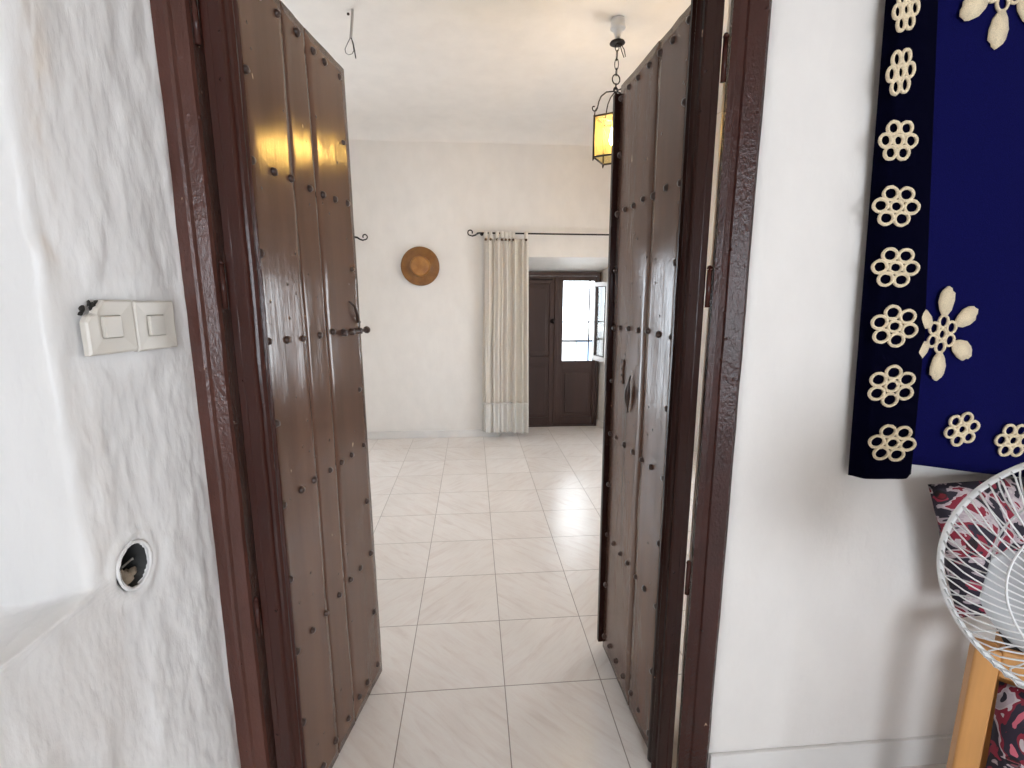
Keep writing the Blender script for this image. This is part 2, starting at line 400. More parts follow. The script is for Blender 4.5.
bm = BM(); tube(bm, [(Xh-.05, HY-.012, HZ-.01), (Xh-.02, HY-.006, HZ), (Xh-.012, HY+.012, HZ+.008), (Xh-.02, HY+.022, HZ+.0)], .0022, 6)
obj('wire', bm, M['brass'], sock, True)

# right side of the partition
def wall_sheet(poly_path, z0, z1, nz, amp, step=.05, thick=None):
    bm = BM(); cols = []
    pts = []
    for a, b in zip(poly_path, poly_path[1:]):
        a = Vector(a); b = Vector(b); n = max(1, int((b-a).length/step))
        for i in range(n): pts.append((a+(b-a)*i/n, (b-a).normalized()))
    pts.append((Vector(poly_path[-1]), pts[-1][1]))
    for p, t in pts:
        c = []
        for j in range(nz+1):
            z = z0+(z1-z0)*j/nz; d = amp*fb(p.x*2.5, p.y*2.5, z*2.0) + amp*.25*fb(p.x*9, p.y*9, z*7)
            c.append(bm.verts.new((p.x+t.y*d, p.y-t.x*d, z)))
        cols.append(c)
    for a, b in zip(cols, cols[1:]):
        for j in range(nz): bm.faces.new([a[j], b[j], b[j+1], a[j+1]])
    return bm
struct('wall_right', wall_sheet([(2.9, 1.45), (.735, 1.45), (.735, 1.262), (.74, 1.25), (2.9, 1.25)], 0, 3.3, 70, .005, .04), M['plaster_warmlit'], True)
bm = BM(); box(bm, -.70, .78, 1.19, 1.44, 2.47, 3.3); struct('wall_above', bm, M['plaster'])
bm = BM(); box(bm, .745, 2.9, 1.236, 1.25, 0, .105); struct('baseboard_right', bm, M['base'], bevel=.003)

# far wall with the door recess and the balcony opening behind the left door leaf
YB = 5.30
def quad(bm, *p): bm.faces.new([bm.verts.new(q) for q in p])
bm = BM()
def flat(x0, x1, z0, z1, n=1):
    nx = max(1, int((x1-x0)/.08)); nz = max(1, int((z1-z0)/.08)); g = []
    for i in range(nx+1):
        g.append([bm.verts.new((x0+(x1-x0)*i/nx, YB+.006*fb((x0+(x1-x0)*i/nx)*1.7, 9, (z0+(z1-z0)*j/nz)*1.7) if 0 < i < nx and 0 < j < nz else YB, z0+(z1-z0)*j/nz)) for j in range(nz+1)])
    for i in range(nx):
        for j in range(nz): bm.faces.new([g[i][j], g[i+1][j], g[i+1][j+1], g[i][j+1]])
flat(-3.2, -2.75, 0, 3.3); flat(-2.75, -1.62, 2.05, 3.3); flat(-1.62, .285, 0, 3.3); flat(.285, 1.66, 2.012, 3.3); flat(1.66, 2.9, 0, 3.3)
DY = 5.67
# recess: jambs and sloping soffit
quad(bm, (.285, YB, 0), (.455, DY+.06, 0), (.455, DY+.06, 1.875), (.285, YB, 2.012))
quad(bm, (1.535, DY+.06, 0), (1.66, YB, 0), (1.66, YB, 2.012), (1.535, DY+.06, 1.875))
quad(bm, (.285, YB, 2.012), (.455, DY+.06, 1.875), (1.535, DY+.06, 1.875), (1.66, YB, 2.012))
quad(bm, (-2.75, YB, 0), (-2.75, DY, 0), (-2.75, DY, 2.05), (-2.75, YB, 2.05)); quad(bm, (-1.62, DY, 0), (-1.62, YB, 0), (-1.62, YB, 2.05), (-1.62, DY, 2.05))
quad(bm, (-2.75, YB, 2.05), (-2.75, DY, 2.05), (-1.62, DY, 2.05), (-1.62, YB, 2.05))
# outer skin
def oq(x0, x1, z0, z1): quad(bm, (x0, DY+.08, z0), (x1, DY+.08, z0), (x1, DY+.08, z1), (x0, DY+.08, z1))
oq(-3.2, -2.75, 0, 3.3); oq(-2.75, -1.62, 2.05, 3.3); oq(-1.62, .455, 0, 3.3); oq(.455, 1.535, 1.875, 3.3); oq(1.535, 2.9, 0, 3.3)
struct('wall_back', bm, M['plaster'])
bm = BM(); box(bm, -1.60, .285, YB-.016, YB, 0, .085)
prism(bm, [(.27, YB-.016), (.285, YB-.016), (.30, YB+.02), (.30-.012, YB+.03)], 0, .085)
struct('baseboard_back', bm, M['base'], bevel=.003)
bm = BM(); prism(bm, [(1.66, YB), (1.650, YB-.003), (1.523, DY-.03), (1.535, DY-.03)], 0, .085); struct('baseboard_recess', bm, M['base'])

# side walls, rear wall and ceilings
XR, XL = 2.85, -3.1
def wall_x(name, X, y0, y1, hole=None, z1=3.3, t=.15):
    bm = BM(); s = 1 if X > 0 else -1
    a, b = sorted((X, X+s*t))
    if hole:
        hy0, hy1, hz0, hz1 = hole
        box(bm, a, b, y0, hy0, 0, z1); box(bm, a, b, hy1, y1, 0, z1); box(bm, a, b, hy0, hy1, 0, hz0); box(bm, a, b, hy0, hy1, hz1, z1)
    else: box(bm, a, b, y0, y1, 0, z1)
    return struct(name, bm, M['plaster'])
wall_x('wall_far_right', 2.3, 1.45, 5.3, (3.15, 4.3, .72, 1.78))
wall_x('wall_far_left', XL, 1.45, 5.3)
wall_x('wall_near_left', XL, -3.0, 1.3); wall_x('wall_near_right', XR, -3.0, 1.25)
bm = BM()
WX0, WX1, WZ0, WZ1 = -.3, 1.7, .75, 2.3
box(bm, XL, WX0, -3.15, -3, 0, 3.3); box(bm, WX1, XR, -3.15, -3, 0, 3.3); box(bm, WX0, WX1, -3.15, -3, 0, WZ0); box(bm, WX0, WX1, -3.15, -3, WZ1, 3.3)
struct('wall_front', bm, M['plaster'])
# far-room ceiling, coved into the back wall
bm = BM(); rows = []
ys = [1.45+.12*i for i in range(31)]
prof = [(y, 3.255) for y in ys if y < 4.93] + [(4.95+.36*math.sin(R(a)), 3.255-.13*(1-math.cos(R(a)))) for a in range(0, 91, 10)]
prof += [(5.31, 3.09)]
prof[-1] = (5.312, 3.125)
xs = [-3.1+.12*i for i in range(46)]
for (y, z) in prof:
    rows.append([bm.verts.new((x, y, z+(.010*fb(x*1.3, y*1.3, 3)+.004*fb(x*4, y*4, 1) if y < 5.2 else 0))) for x in xs])
for a, b in zip(rows, rows[1:]):
    for k in range(len(xs)-1): bm.faces.new([a[k], b[k], b[k+1], a[k+1]])
for k in range(0): pass
struct('ceiling', bm, M['ceiling'], True)
bm = BM(); box(bm, -3.3, 3.05, -3.2, 5.8, 3.3, 3.4); struct('unseen_ceiling_near', bm, M['warm'])

# windows that light the rooms (outside the picture, seen in the gloss of the doors)
def window_frame(name, x0, x1, y0, y1, z0, z1, axis, m):
    bm = BM(); f = .05
    if axis == 'x':      # window in a wall whose normal is X
        box(bm, x0, x1, y0, y0+f, z0, z1); box(bm, x0, x1, y1-f, y1, z0, z1); box(bm, x0, x1, y0+f, y1-f, z0, z0+f); box(bm, x0, x1, y0+f, y1-f, z1-f, z1)
        yc = (y0+y1)/2; box(bm, x0, x1, yc-f*.7, yc+f*.7, z0+f, z1-f)
    else:
        box(bm, x0, x0+f, y0, y1, z0, z1); box(bm, x1-f, x1, y0, y1, z0, z1); box(bm, x0+f, x1-f, y0, y1, z0, z0+f); box(bm, x0+f, x1-f, y0, y1, z1-f, z1)
        xc = (x0+x1)/2; box(bm, xc-f*.7, xc+f*.7, y0, y1, z0+f, z1-f)
    o = obj(name, bm, m, bevel=.004); o['kind'] = 'structure'; return o
window_frame('unseen_window_1', 2.38, 2.42, 3.15, 4.3, .72, 1.78, 'x', M['casement'])
window_frame('unseen_window_2', WX0, WX1, -3.1, -3.06, WZ0, WZ1, 'y', M['casement'])
window_frame('unseen_door_2', -2.75, -1.62, DY-.06, DY-.02, 0, 2.05, 'y', M['casement'])

# ------------------------------------------------------------------ door frame of the passage
fr = link(bpy.data.objects.new('door_1', None)); fr.location = (0, 1.2, 0); fr['kind'] = 'structure'
def jamb(poly, z1=2.40):
    bm = BM(); n = 60; rings = []
    for j in range(n+1):
        z = z1*j/n
        rings.append([bm.verts.new((x+.0018*fb(x*9, 2, z*4), y-1.2+.0018*fb(x*9, 7, z*4), z)) for x, y in poly])
    k = len(poly)
    for a, b in zip(rings, rings[1:]):
        for i in range(k): bm.faces.new([a[i], a[(i+1) % k], b[(i+1) % k], b[i]])
    bm.faces.new(rings[0][::-1]); bm.faces.new(rings[-1]); return bm
PL = [(-.690, 1.172), (-.656, 1.162), (-.628, 1.160), (-.622, 1.163), (-.617, 1.170), (-.592, 1.176), (-.588, 1.184), (-.588, 1.240), (-.580, 1.246), (-.580, 1.33), (-.69, 1.30)]
obj('jamb', jamb(PL), M['frame'], fr)
PR = [(.645, 1.250), (.660, 1.244), (.664, 1.252), (.682, 1.252), (.686, 1.247), (.728, 1.236), (.738, 1.242), (.76, 1.36), (.715, 1.36), (.672, 1.30), (.647, 1.268)]
obj('jamb', jamb(PR), M['frame_shaded'], fr)
bm = BM(); box(bm, -.69, .76, -.02, .08, 2.40, 2.47); obj('lintel', bm, M['frame'], fr, bevel=.006)

# ------------------------------------------------------------------ the two studded leaves
# local frame: x runs from the hinge to the free edge, y is out of the studded face, z up
stud_bm = BM(); lathe(stud_bm, [(.0105, -.001), (.0105, .001), (.0098, .0035), (.0075, .0068), (.004, .0086), (0, .0092)], 14, Matrix.Rotation(-PI/2, 4, 'X'))
for v in stud_bm.verts: v.co += Vector((1, 0, 1))*.0012*noise.noise(v.co*160)
def plank(bm, x0, x1, y0, y1, z0, z1, warp=0, seed=0):
    W_ = x1-x0; ts = [0, .0015/W_, .004/W_]+[k/8 for k in range(1, 8)]+[1-.004/W_, 1-.0015/W_, 1]
    nx, nz = len(ts)-1, 80; F = []; K = []
    for i in range(nx+1):
        t = ts[i]; x = x0+(x1-x0)*t
        cf, cb = [], []
        for j in range(nz+1):
            z = z0+(z1-z0)*j/nz
            e = -.0035*(1-min(1, min(t, 1-t)*W_/.004))**1.5
            d = .0022*fb(x*7+seed, seed, z*2.2)+.0009*fb(x*60, seed, z*5) + warp*(t-.5)
            zz = z + (.008*fb(x*5, seed, 3) if j == nz else 0)
            cf.append(bm.verts.new((x, y1+d+e, zz))); cb.append(bm.verts.new((x, y0, zz)))
        F.append(cf); K.append(cb)
    for i in range(nx):
        for j in range(nz):
            bm.faces.new([F[i][j], F[i][j+1], F[i+1][j+1], F[i+1][j]]); bm.faces.new([K[i][j], K[i+1][j], K[i+1][j+1], K[i][j+1]])
        bm.faces.new([F[i][0], F[i+1][0], K[i+1][0], K[i][0]]); bm.faces.new([F[i][nz], K[i][nz], K[i+1][nz], F[i+1][nz]])
    for j in range(nz):
        bm.faces.new([F[0][j], K[0][j], K[0][j+1], F[0][j+1]]); bm.faces.new([F[nx][j], F[nx][j+1], K[nx][j+1], K[nx][j]])
def moulding(bm, x0, x1, prof, z0, z1):
    """vertical stick whose cross-section is prof [(x, y)...]"""
    n = 50; rings = []
    for j in range(n+1):
        z = z0+(z1-z0)*j/n
        rings.append([bm.verts.new((x+.0012*fb(x*20, 3, z*6), y+.0012*fb(x*20, 8, z*6), z)) for x, y in prof])
    k = len(prof)
    for a, b in zip(rings, rings[1:]):
        for i in range(k): bm.faces.new([a[i], a[(i+1) % k], b[(i+1) % k], b[i]])
    bm.faces.new(rings[0][::-1]); bm.faces.new(rings[-1])
ROWS = [2.278, 1.875, 1.445, 1.010, .565, .082]
def make_leaf(name, label, origin, direction, flip, length, seams, cols, warps, bottom=.012, top=2.318, mould=.055, twist=0, trim='trim'):
    """flip: False when the studded face lies to the right of the direction hinge -> free edge"""
    t = thing(name, label, 'door')
    d = Vector((direction[0], direction[1], 0)).normalized()
    n = Vector((d.y, -d.x, 0)) if not flip else Vector((-d.y, d.x, 0))
    t.location = (origin[0], origin[1], 0)
    # the mesh is mirrored in its own vertices when flipped, so the empty only turns
    t.rotation_euler = (0, 0, math.atan2(d.y, d.x))
    sgn = -1 if not flip else 1        # empty's local +y is to the left of d
    T = .042
    def fin(bm):
        for v in bm.verts: v.co.y += twist*(v.co.z/2.3)*max(0, v.co.x/length)     # the old leaf hangs slightly twisted
        if sgn < 0:
            for v in bm.verts: v.co.y = -v.co.y
            bmesh.ops.reverse_faces(bm, faces=bm.faces[:])
        bmesh.ops.recalc_face_normals(bm, faces=bm.faces[:])
        return bm
    xs = [mould]+seams+[length]
    for i in range(len(xs)-1):
        bm = BM(); plank(bm, xs[i]+.0005, xs[i+1]-.0005, -.020, 0, bottom, top, warps[i], i*3.1+origin[0]*9)
        obj('board', fin(bm), M['leaf'], t, True)
    # back frame: hinge stile, free stile and rails
    bm = BM(); box(bm, 0, .09, -T, -.021, bottom, top); box(bm, length-.08, length-.004, -T, -.021, bottom, top)
    for z in (bottom, .56-.05, 1.01-.05, 1.44-.05, 1.87-.05, top-.09):
        box(bm, .09, length-.08, -T, -.021, z, z+.09)
    obj('back_frame', fin(bm), M[trim], t, bevel=.003)
    # hinge stile with beads, in front
    bm = BM(); m_ = mould
    prof = [(0, -.021), (0, .004), (.004, .008), (.010, .010), (.013, .006), (.016, .005), (.020, .012), (.028, .017), (.036, .014), (.040, .006)]+[(.040+q*(m_-.040), h) for q, h in ((.15, .009), (.35, .0145), (.55, .015), (.75, .010), (.9, .003))]+[(m_, .0), (m_, -.021)]
    moulding(bm, 0, m_, prof, bottom, top)
    obj('hinge_stile', fin(bm), M[trim], t, bevel=0)
    me = bpy.data.meshes.new('stud'); b2 = stud_bm.copy()
    if sgn < 0:
        for v in b2.verts: v.co.y = -v.co.y
    bmesh.ops.recalc_face_normals(b2, faces=b2.faces[:]); b2.to_mesh(me); b2.free(); me.materials.append(M['stud'])
    for p in me.polygons: p.use_smooth = True
    def st(x, z):
        o = link(bpy.data.objects.new('stud', me)); o.parent = t
        o.location = (x+random.uniform(-.004, .004), sgn*(.0012+twist*(z/2.3)*x/length), z+random.uniform(-.005, .005))
        s = random.uniform(.88, 1.1); o.scale = (s, random.uniform(.9, 1.15), s); o.rotation_euler = (0, random.uniform(0, 6), 0)
    for z in ROWS:
        for c in cols: st(c, z)
    for a, b in zip(ROWS, ROWS[1:]):
        z = (a+b)/2; st(cols[0], z); st(cols[-1], z)
    return t, fin, sgn

# left leaf
dl = (.212, 1); Kl = math.hypot(*dl)
sl = lambda Y: (Y-1.180)*Kl
left, finL, sL = make_leaf('plank_door_leaf', 'glossy dark brown studded plank door leaf with a slide bolt at its edge', (-.5303, 1.180), dl, False, sl(1.805),
    [sl(1.432), sl(1.555)], [sl(1.252), sl(1.337), sl(1.413), sl(1.507), sl(1.588), sl(1.665), sl(1.760)], [.002, -.001, .003], mould=.060, twist=-.024)
# right leaf
dr = (-.043, 1); Kr = math.hypot(*dr)
sr = lambda Y: (Y-1.265)*Kr
right, finR, sR = make_leaf('plank_door_leaf', 'glossy dark brown studded plank door leaf with keyhole plate and edge strip', (.590, 1.265), dr, True, sr(1.868),
    [sr(1.541)], [sr(1.357), sr(1.447), sr(1.528), sr(1.607), sr(1.692), sr(1.772), sr(1.848)], [.003, -.003], mould=.082, twist=.010, trim='trim_shaded')

# slide bolt on the left leaf
zb = 1.440
bm = BM(); tube(bm, [(sl(1.64), .012, zb), (sl(1.82), .012, zb)], .006, 10)
lathe(bm, [(0, -.015), (.010, -.012), (.014, 0), (.010, .012), (0, .015)], 14, Matrix.Translation((sl(1.832), .012, zb)) @ Matrix.Rotation(PI/2, 4, 'Y'))
bolt = obj('slide_bolt', finL(bm), M['stud'], left, True)
for x in (sl(1.655), sl(1.715), sl(1.775)):
    bm = BM(); box(bm, x-.005, x+.005, -.002, .020, zb-.011, zb+.011); obj('bolt_staple', finL(bm), M['stud'], left, bevel=.003)
bm = BM(); tube(bm, [(sl(1.72), .002, 1.545), (sl(1.735), .014, 1.53), (sl(1.75), .016, 1.50), (sl(1.765), .010, 1.478), (sl(1.79), .006, 1.47)], [.003, .005, .006, .006, .004], 8)
obj('hook_catch', finL(bm), M['stud'], left, True)
# hinge knuckles on the left frame side
for nm, par, f, s in (('hinge', left, finL, -1), ('hinge', right, finR, 1)):
    for z in (.72, 1.58, 2.14):
        bm = BM(); tube(bm, [(-.006, -.047, z-.05), (-.006, -.047, z+.05)], .0065, 12)
        lathe(bm, [(0, 0), (.008, .002), (.005, .010), (0, .012)], 12, Matrix.Translation((-.006, -.047, z+.05)))
        obj(nm, f(bm), M['trim'], par, True)
# right leaf: overlapping edge strip, key plate, drop latch
bm = BM(); box(bm, sr(1.868), sr(1.892), -.030, .019, .03, 2.30)
obj('edge_strip', finR(bm), M['trim_shaded'], right, bevel=.004)
bm = BM()
out = [(-.011, -.046), (.011, -.046), (.013, -.032), (.007, -.02), (.007, .02), (.013, .032), (.011, .046), (-.011, .046), (-.013, .032), (-.007, .02), (-.007, -.02), (-.013, -.032)]
x0, z0 = sr(1.735), 1.283
a = [bm.verts.new((x0+p, .001, z0+q)) for p, q in out]; b = [bm.verts.new((x0+p, .006, z0+q)) for p, q in out]
bm.faces.new(a); bm.faces.new(b)
for i in range(12): bm.faces.new([a[i], a[(i+1) % 12], b[(i+1) % 12], b[i]])
kp = obj('key_plate', finR(bm), M['leaf'], right, bevel=.001)
bm = BM()
for q in (-.038, -.012, .012, .038):
    lathe(bm, [(.0045, 0), (.004, .002), (0, .003)], 10, Matrix.Translation((x0, .0062, z0+q)) @ Matrix.Rotation(-PI/2, 4, 'X'))
obj('screw', finR(bm), M['scorch'], kp)
bm = BM(); x0, z0 = sr(1.648), 1.205
tube(bm, [(x0-.004, .006, z0+.078), (x0-.002, .012, z0+.05), (x0+.002, .014, z0+.025), (x0+.002, .014, z0), (x0+.004, .012, z0-.03), (x0+.008, .006, z0-.06)], [.002, .004, .009, .011, .006, .002], 10)
obj('drop_latch', finR(bm), M['stud'], right, True)

# ------------------------------------------------------------------ switches on the left jamb
def on_jamb(Y, z, off=0):
    p = Vector((-.657-.175*(1.17-Y), Y, z)); return p+nrm*off
RZ = math.atan2(nrm.y, nrm.x)      # local +x points out of the jamb, local +y deeper into the passage
def switch(label, Y, z, broken):
    t = thing('light_switch', label, 'light switch', on_jamb(Y, z, .004), RZ, 'cream square switches on the left jamb')
    h = .0505; bm = BM(); inner = .021
    def ringpts(s, x):
        pts = [(-s, -s), (s, -s), (s, s), (-s, s)]
        if broken: # missing near top corner
            pts = [(-s, -s), (s, -s), (s, s), (-s*.22, s), (-s*.34, s*.84), (-s*.52, s*.72), (-s*.62, s*.50), (-s*.86, s*.42), (-s, s*.22)]
        return [bm.verts.new((x, p, q)) for p, q in pts]
    r0 = ringpts(h, 0); r1 = ringpts(h, .010); r2 = ringpts(h*.93, .014)
    def inn(x):
        if broken:
            k = inner; pts = [(-k, -k), (k, -k), (k, k), (-k*.3, k), (-k*.6, k), (-k, k), (-k, k*.8), (-k, k*.5), (-k, k*.2)]
        else: pts = [(-inner, -inner), (inner, -inner), (inner, inner), (-inner, inner)]
        return [bm.verts.new((x, p, q)) for p, q in pts]
    r3 = inn(.0115); r4 = inn(.008)
    for a, b in ((r0, r1), (r1, r2), (r2, r3), (r3, r4)):
        for i in range(len(a)): bm.faces.new([a[i], a[(i+1) % len(a)], b[(i+1) % len(a)], b[i]])
    bm.faces.new(r4)
    bmesh.ops.recalc_face_normals(bm, faces=bm.faces[:])
    obj('cover_plate', bm, M['switch'], t, bevel=.0012)
    bm = BM(); k = inner-.0012
    v = [bm.verts.new(p) for p in [(.008, -k, -k), (.008, k, -k), (.008, k, k), (.008, -k, k), (.018, -k, -k), (.014, k, -k), (.014, k, k), (.018, -k, k)]]
    for f in ((0,3,2,1), (4,5,6,7), (0,1,5,4), (1,2,6,5), (2,3,7,6), (3,0,4,7)): bm.faces.new([v[i] for i in f])
    obj('rocker', bm, M['switch'], t, bevel=.001)
    if broken:
        bm = BM()
        for (p, q, s) in [(-.043, .034, .006), (-.047, .026, .004), (-.022, .040, .007), (-.025, .034, .006), (-.030, .044, .004), (-.016, .046, .004), (-.037, .018, .004), (-.042, .012, .005)]:
            bmesh.ops.create_icosphere(bm, subdivisions=2, radius=s, matrix=Matrix.Translation((.001, p, q)) @ Matrix.Diagonal((.7, .8, 1.1, 1)))
        for v in bm.verts: v.co += Vector((0, 1, 1))*.004*noise.noise(v.co*150)
        obj('burnt_edge', bm, M['scorch'], t, True)
    return t
switch('square cream switch with a broken black-edged corner', .964, 1.500, True)
switch('intact square cream switch next to the dark door frame', 1.064, 1.498, False)

# ------------------------------------------------------------------ far door in the recess
fd = thing('wooden_double_door', 'dark brown wooden double door with a lit window in a wall recess', 'door', (0, DY, 0))
def fbox(name, parts, m=M['fardoor'], par=fd, bev=.004):
    bm = BM()
    for p in parts: box(bm, *p)
    return obj(name, bm, m, par, bevel=bev)
fbox('door_frame', [(.457, .50, -.02, .06, 0, 1.875), (1.50, 1.533, -.02, .06, 0, 1.875), (.50, 1.50, -.02, .06, 1.83, 1.875)])
fbox('threshold', [(.50, 1.50, -.01, .07, 0, .014)])
XM = 1.0
lf = fbox('door_panel', [(.502, .58, 0, .045, .016, 1.828), (.92, XM-.002, 0, .045, .016, 1.828), (.58, .92, 0, .045, .016, .12), (.58, .92, 0, .045, 1.74, 1.828), (.58, .92, 0, .045, .80, .88),
                           (.58, .92, .012, .035, .12, .80), (.58, .92, .012, .035, .88, 1.74)])
fbox('raised_panel', [(.62, .88, .004, .02, .17, .75), (.62, .88, .004, .02, .93, 1.69)], par=lf, bev=.006)
rt = fbox('door_panel', [(XM+.002, 1.082, 0, .045, .016, 1.828), (1.462, 1.498, 0, .045, .016, 1.828), (1.082, 1.462, 0, .045, .016, .12), (1.082, 1.462, 0, .045, 1.772, 1.828), (1.082, 1.462, 0, .045, .72, .818), (1.082, 1.462, .012, .035, .12, .72)])
fbox('raised_panel', [(1.12, 1.42, .004, .02, .17, .67)], par=rt, bev=.006)
fbox('meeting_strip', [(XM-.022, XM+.022, -.014, 0, .016, 1.828)])
fbox('glazing_bar', [(1.398, 1.412, .006, .03, .818, 1.772), (1.082, 1.398, .010, .028, 1.282, 1.296), (1.412, 1.462, .010, .028, 1.282, 1.296)], par=rt, bev=.002)
fbox('window_pane', [(1.083, 1.461, .032, .036, .819, 1.771)], M['clear'], rt, 0)
bm = BM(); lathe(bm, [(.028, 0), (.028, .004), (.012, .008), (.012, .02), (.018, .03), (.014, .042), (0, .046)], 18, Matrix.Translation((.958, 0, 1.30)) @ Matrix.Rotation(PI/2, 4, 'X'))
obj('door_knob', bm, M['iron'], fd, True)
bm = BM(); tube(bm, [(.70, -.012, 1.79), (.95, -.012, 1.79)], .006, 8); obj('slide_bolt', bm, M['iron'], fd, True)
# inner casement of that window, swung into the recess
cs = link(bpy.data.objects.new('window_casement', None)); cs.parent = fd; cs.location = (1.458, -.03, 0); cs.rotation_euler = (0, 0, R(-78))
W = .34; z0, z1 = .835, 1.755
bm = BM(); box(bm, 0, .045, -.015, .015, z0, z1); box(bm, W-.045, W, -.015, .015, z0, z1); box(bm, .045, W-.045, -.015, .015, z0, z0+.06); box(bm, .045, W-.045, -.015, .015, z1-.05, z1)
obj('casement_frame', bm, M['casement'], cs, bevel=.003)
bm = BM()
for a in (.045, W-.057): box(bm, a, a+.012, -.019, .019, z0+.06, z1-.05)
box(bm, .057, W-.057, -.019, .019, z0+.06, z0+.068); box(bm, .057, W-.057, -.019, .019, z1-.058, z1-.05)
obj('glazing_bead', bm, M['fardoor'], cs)
bm = BM(); box(bm, .05, W-.05, -.002, .002, z0+.06, z1-.05); obj('window_pane', bm, M['clear'], cs)

# outside the far door: balcony with railing and the house across the street
bm = BM(); box(bm, -3.3, 3.0, 5.76, 6.7, -.14, -.02); struct('balcony_floor', bm, M['concrete'])
rl = thing('balcony_railing', 'thin dark metal balcony railing outside the far door window', 'railing', (0, 6.62, 0))
bm = BM()
tube(bm, [(-3.2, 0, .98), (3, 0, .98)], .016, 8); tube(bm, [(-3.2, 0, .08), (3, 0, .08)], .012, 8)
for i in range(26): tube(bm, [(-3.1+i*.24, 0, .08), (-3.1+i*.24, 0, .98)], .008, 6)
obj('bars', bm, M['iron'], rl, True)
for x in (-3.18, 2.98):
    bm = BM(); box(bm, x-.02, x+.02, -.02, .02, -.02, 1.05); obj('end_post', bm, M['iron'], rl)
hs = thing('house', 'white house with a pale blue shuttered opening across the street', 'house', (2.0, 11.5, -3))
bm = BM(); box(bm, -9, 1.6, 0, 3, 0, 3.7); box(bm, 1.6, 4, -.4, 3, 0, 5.2); obj('wall', bm, M['facade'], hs)
bm = BM(); box(bm, .55, 1.15, -.05, .0, 4.1-1.6, 5.6-1.95); obj('shutter', bm, M['shutter'], hs, bevel=.01)
bm = BM(); box(bm, -1.2, .2, -.05, .0, 1.2, 2.6); obj('shutter', bm, M['shutter'], hs, bevel=.01)

# ------------------------------------------------------------------ curtain rods, curtain
def scroll_pts(x, z, s, y, turns=1.25, R0=.032, up=1):
    """S-shaped wrought-iron scroll that starts at (x, z) and curls away in direction s"""
    pts = [(x, y, z), (x+s*.03, y, z-.004*up), (x+s*.055, y, z-.022*up), (x+s*.085, y, z-.032*up)]
    cx, cz = x+s*.105, z+.004*up
    for i in range(1, 26):
        t = i/25; a = R(-95-300*t) if True else 0
        rr = R0*(1-.42*t)
        pts.append((cx+s*(-math.cos(R(-250+0))*0 + rr*math.sin(R(-20)+2*PI*turns*.72*t)), y, cz-up*rr*math.cos(R(-20)+2*PI*turns*.72*t)))
    return pts
YR = 5.21
rod = thing('curtain_rod', 'long black iron curtain rod with scroll end above the recess', 'curtain rod', (0, YR, 2.245))
bm = BM(); tube(bm, [(.10, 0, 0), (2.15, 0, -.006)], .0085, 10); obj('rod', bm, M['iron'], rod, True)
bm = BM(); P = scroll_pts(.10, .0, -1, 0); tube(bm, P, [.010]*2+[.008]*2+[.0065]*25, 8); obj('scroll_end', bm, M['iron'], rod, True)
for x in (.115, 2.02):
    bm = BM(); tube(bm, [(x, 0, 0), (x, .085, -.0)], .006, 8); lathe(bm, [(0, 0), (.018, 0), (.018, .006), (0, .006)], 14, Matrix.Translation((x, .083, 0)) @ Matrix.Rotation(-PI/2, 4, 'X')); obj('bracket', bm, M['iron'], rod, True)
rod2 = thing('curtain_rod', 'black iron curtain rod end with upturned scroll peeking past the left door leaf', 'curtain rod', (-1.20, YR, 2.19))
bm = BM(); tube(bm, [(-1.75, 0, 0), (0, 0, 0)], .0085, 10); obj('rod', bm, M['iron'], rod2, True)
bm = BM(); P = scroll_pts(0, 0, 1, 0, R0=.030); tube(bm, P, [.010]*2+[.008]*2+[.0065]*25, 8); obj('scroll_end', bm, M['iron'], rod2, True)
for x in (-.02, -1.7):
    bm = BM(); tube(bm, [(x, 0, 0), (x, .085, 0)], .006, 8); obj('bracket', bm, M['iron'], rod2, True)

cu = thing('curtain', 'cream cotton tab-top curtain drawn to the left of the recess', 'curtain', (.37, YR, 0))
def cur_y(u, z):  # u in 0..1
    g = sstep(0, 2.2, z)
    ph = u*2*PI*5.5 + .9*math.sin(u*7+.5)
    a = .024*(1-.25*g)*(.75+.4*math.sin(u*9+1))
    return a*math.sin(ph+.25*math.sin(z*1.6)) + .012*math.sin(u*2*PI*11+z*.8) + .003*fb(u*8, z*2, 1)
def cur_sheet(z0, z1, nz, off=0):
    bm = BM(); nx = 170; g = []
    for i in range(nx+1):
        u = i/nx; c = []
        for j in range(nz+1):
            z = z0+(z1-z0)*j/nz
            xl = -.232-.048*(1-z/2.2)+.004*math.sin(z*5); xr = .236+.010*(1-z/2.2)
            zz = z
            if j == 0: zz = z+.018*(1-sstep(.1, .5, u))-.010*math.sin(u*9)
            c.append(bm.verts.new((xl+(xr-xl)*u+.006*math.sin(u*40), cur_y(u, z)*1.0+off, zz)))
        g.append(c)
    for i in range(nx):
        for j in range(nz): bm.faces.new([g[i][j], g[i+1][j], g[i+1][j+1], g[i][j+1]])
    return bm
o = obj('cloth_panel', cur_sheet(.405, 2.185, 60), M['curtain'], cu, True); m_ = o.modifiers.new('s', 'SOLIDIFY'); m_.thickness = .002
o = obj('hem', cur_sheet(.062, .405, 14, -.001), M['hem'], cu, True); m_ = o.modifiers.new('s', 'SOLIDIFY'); m_.thickness = .005
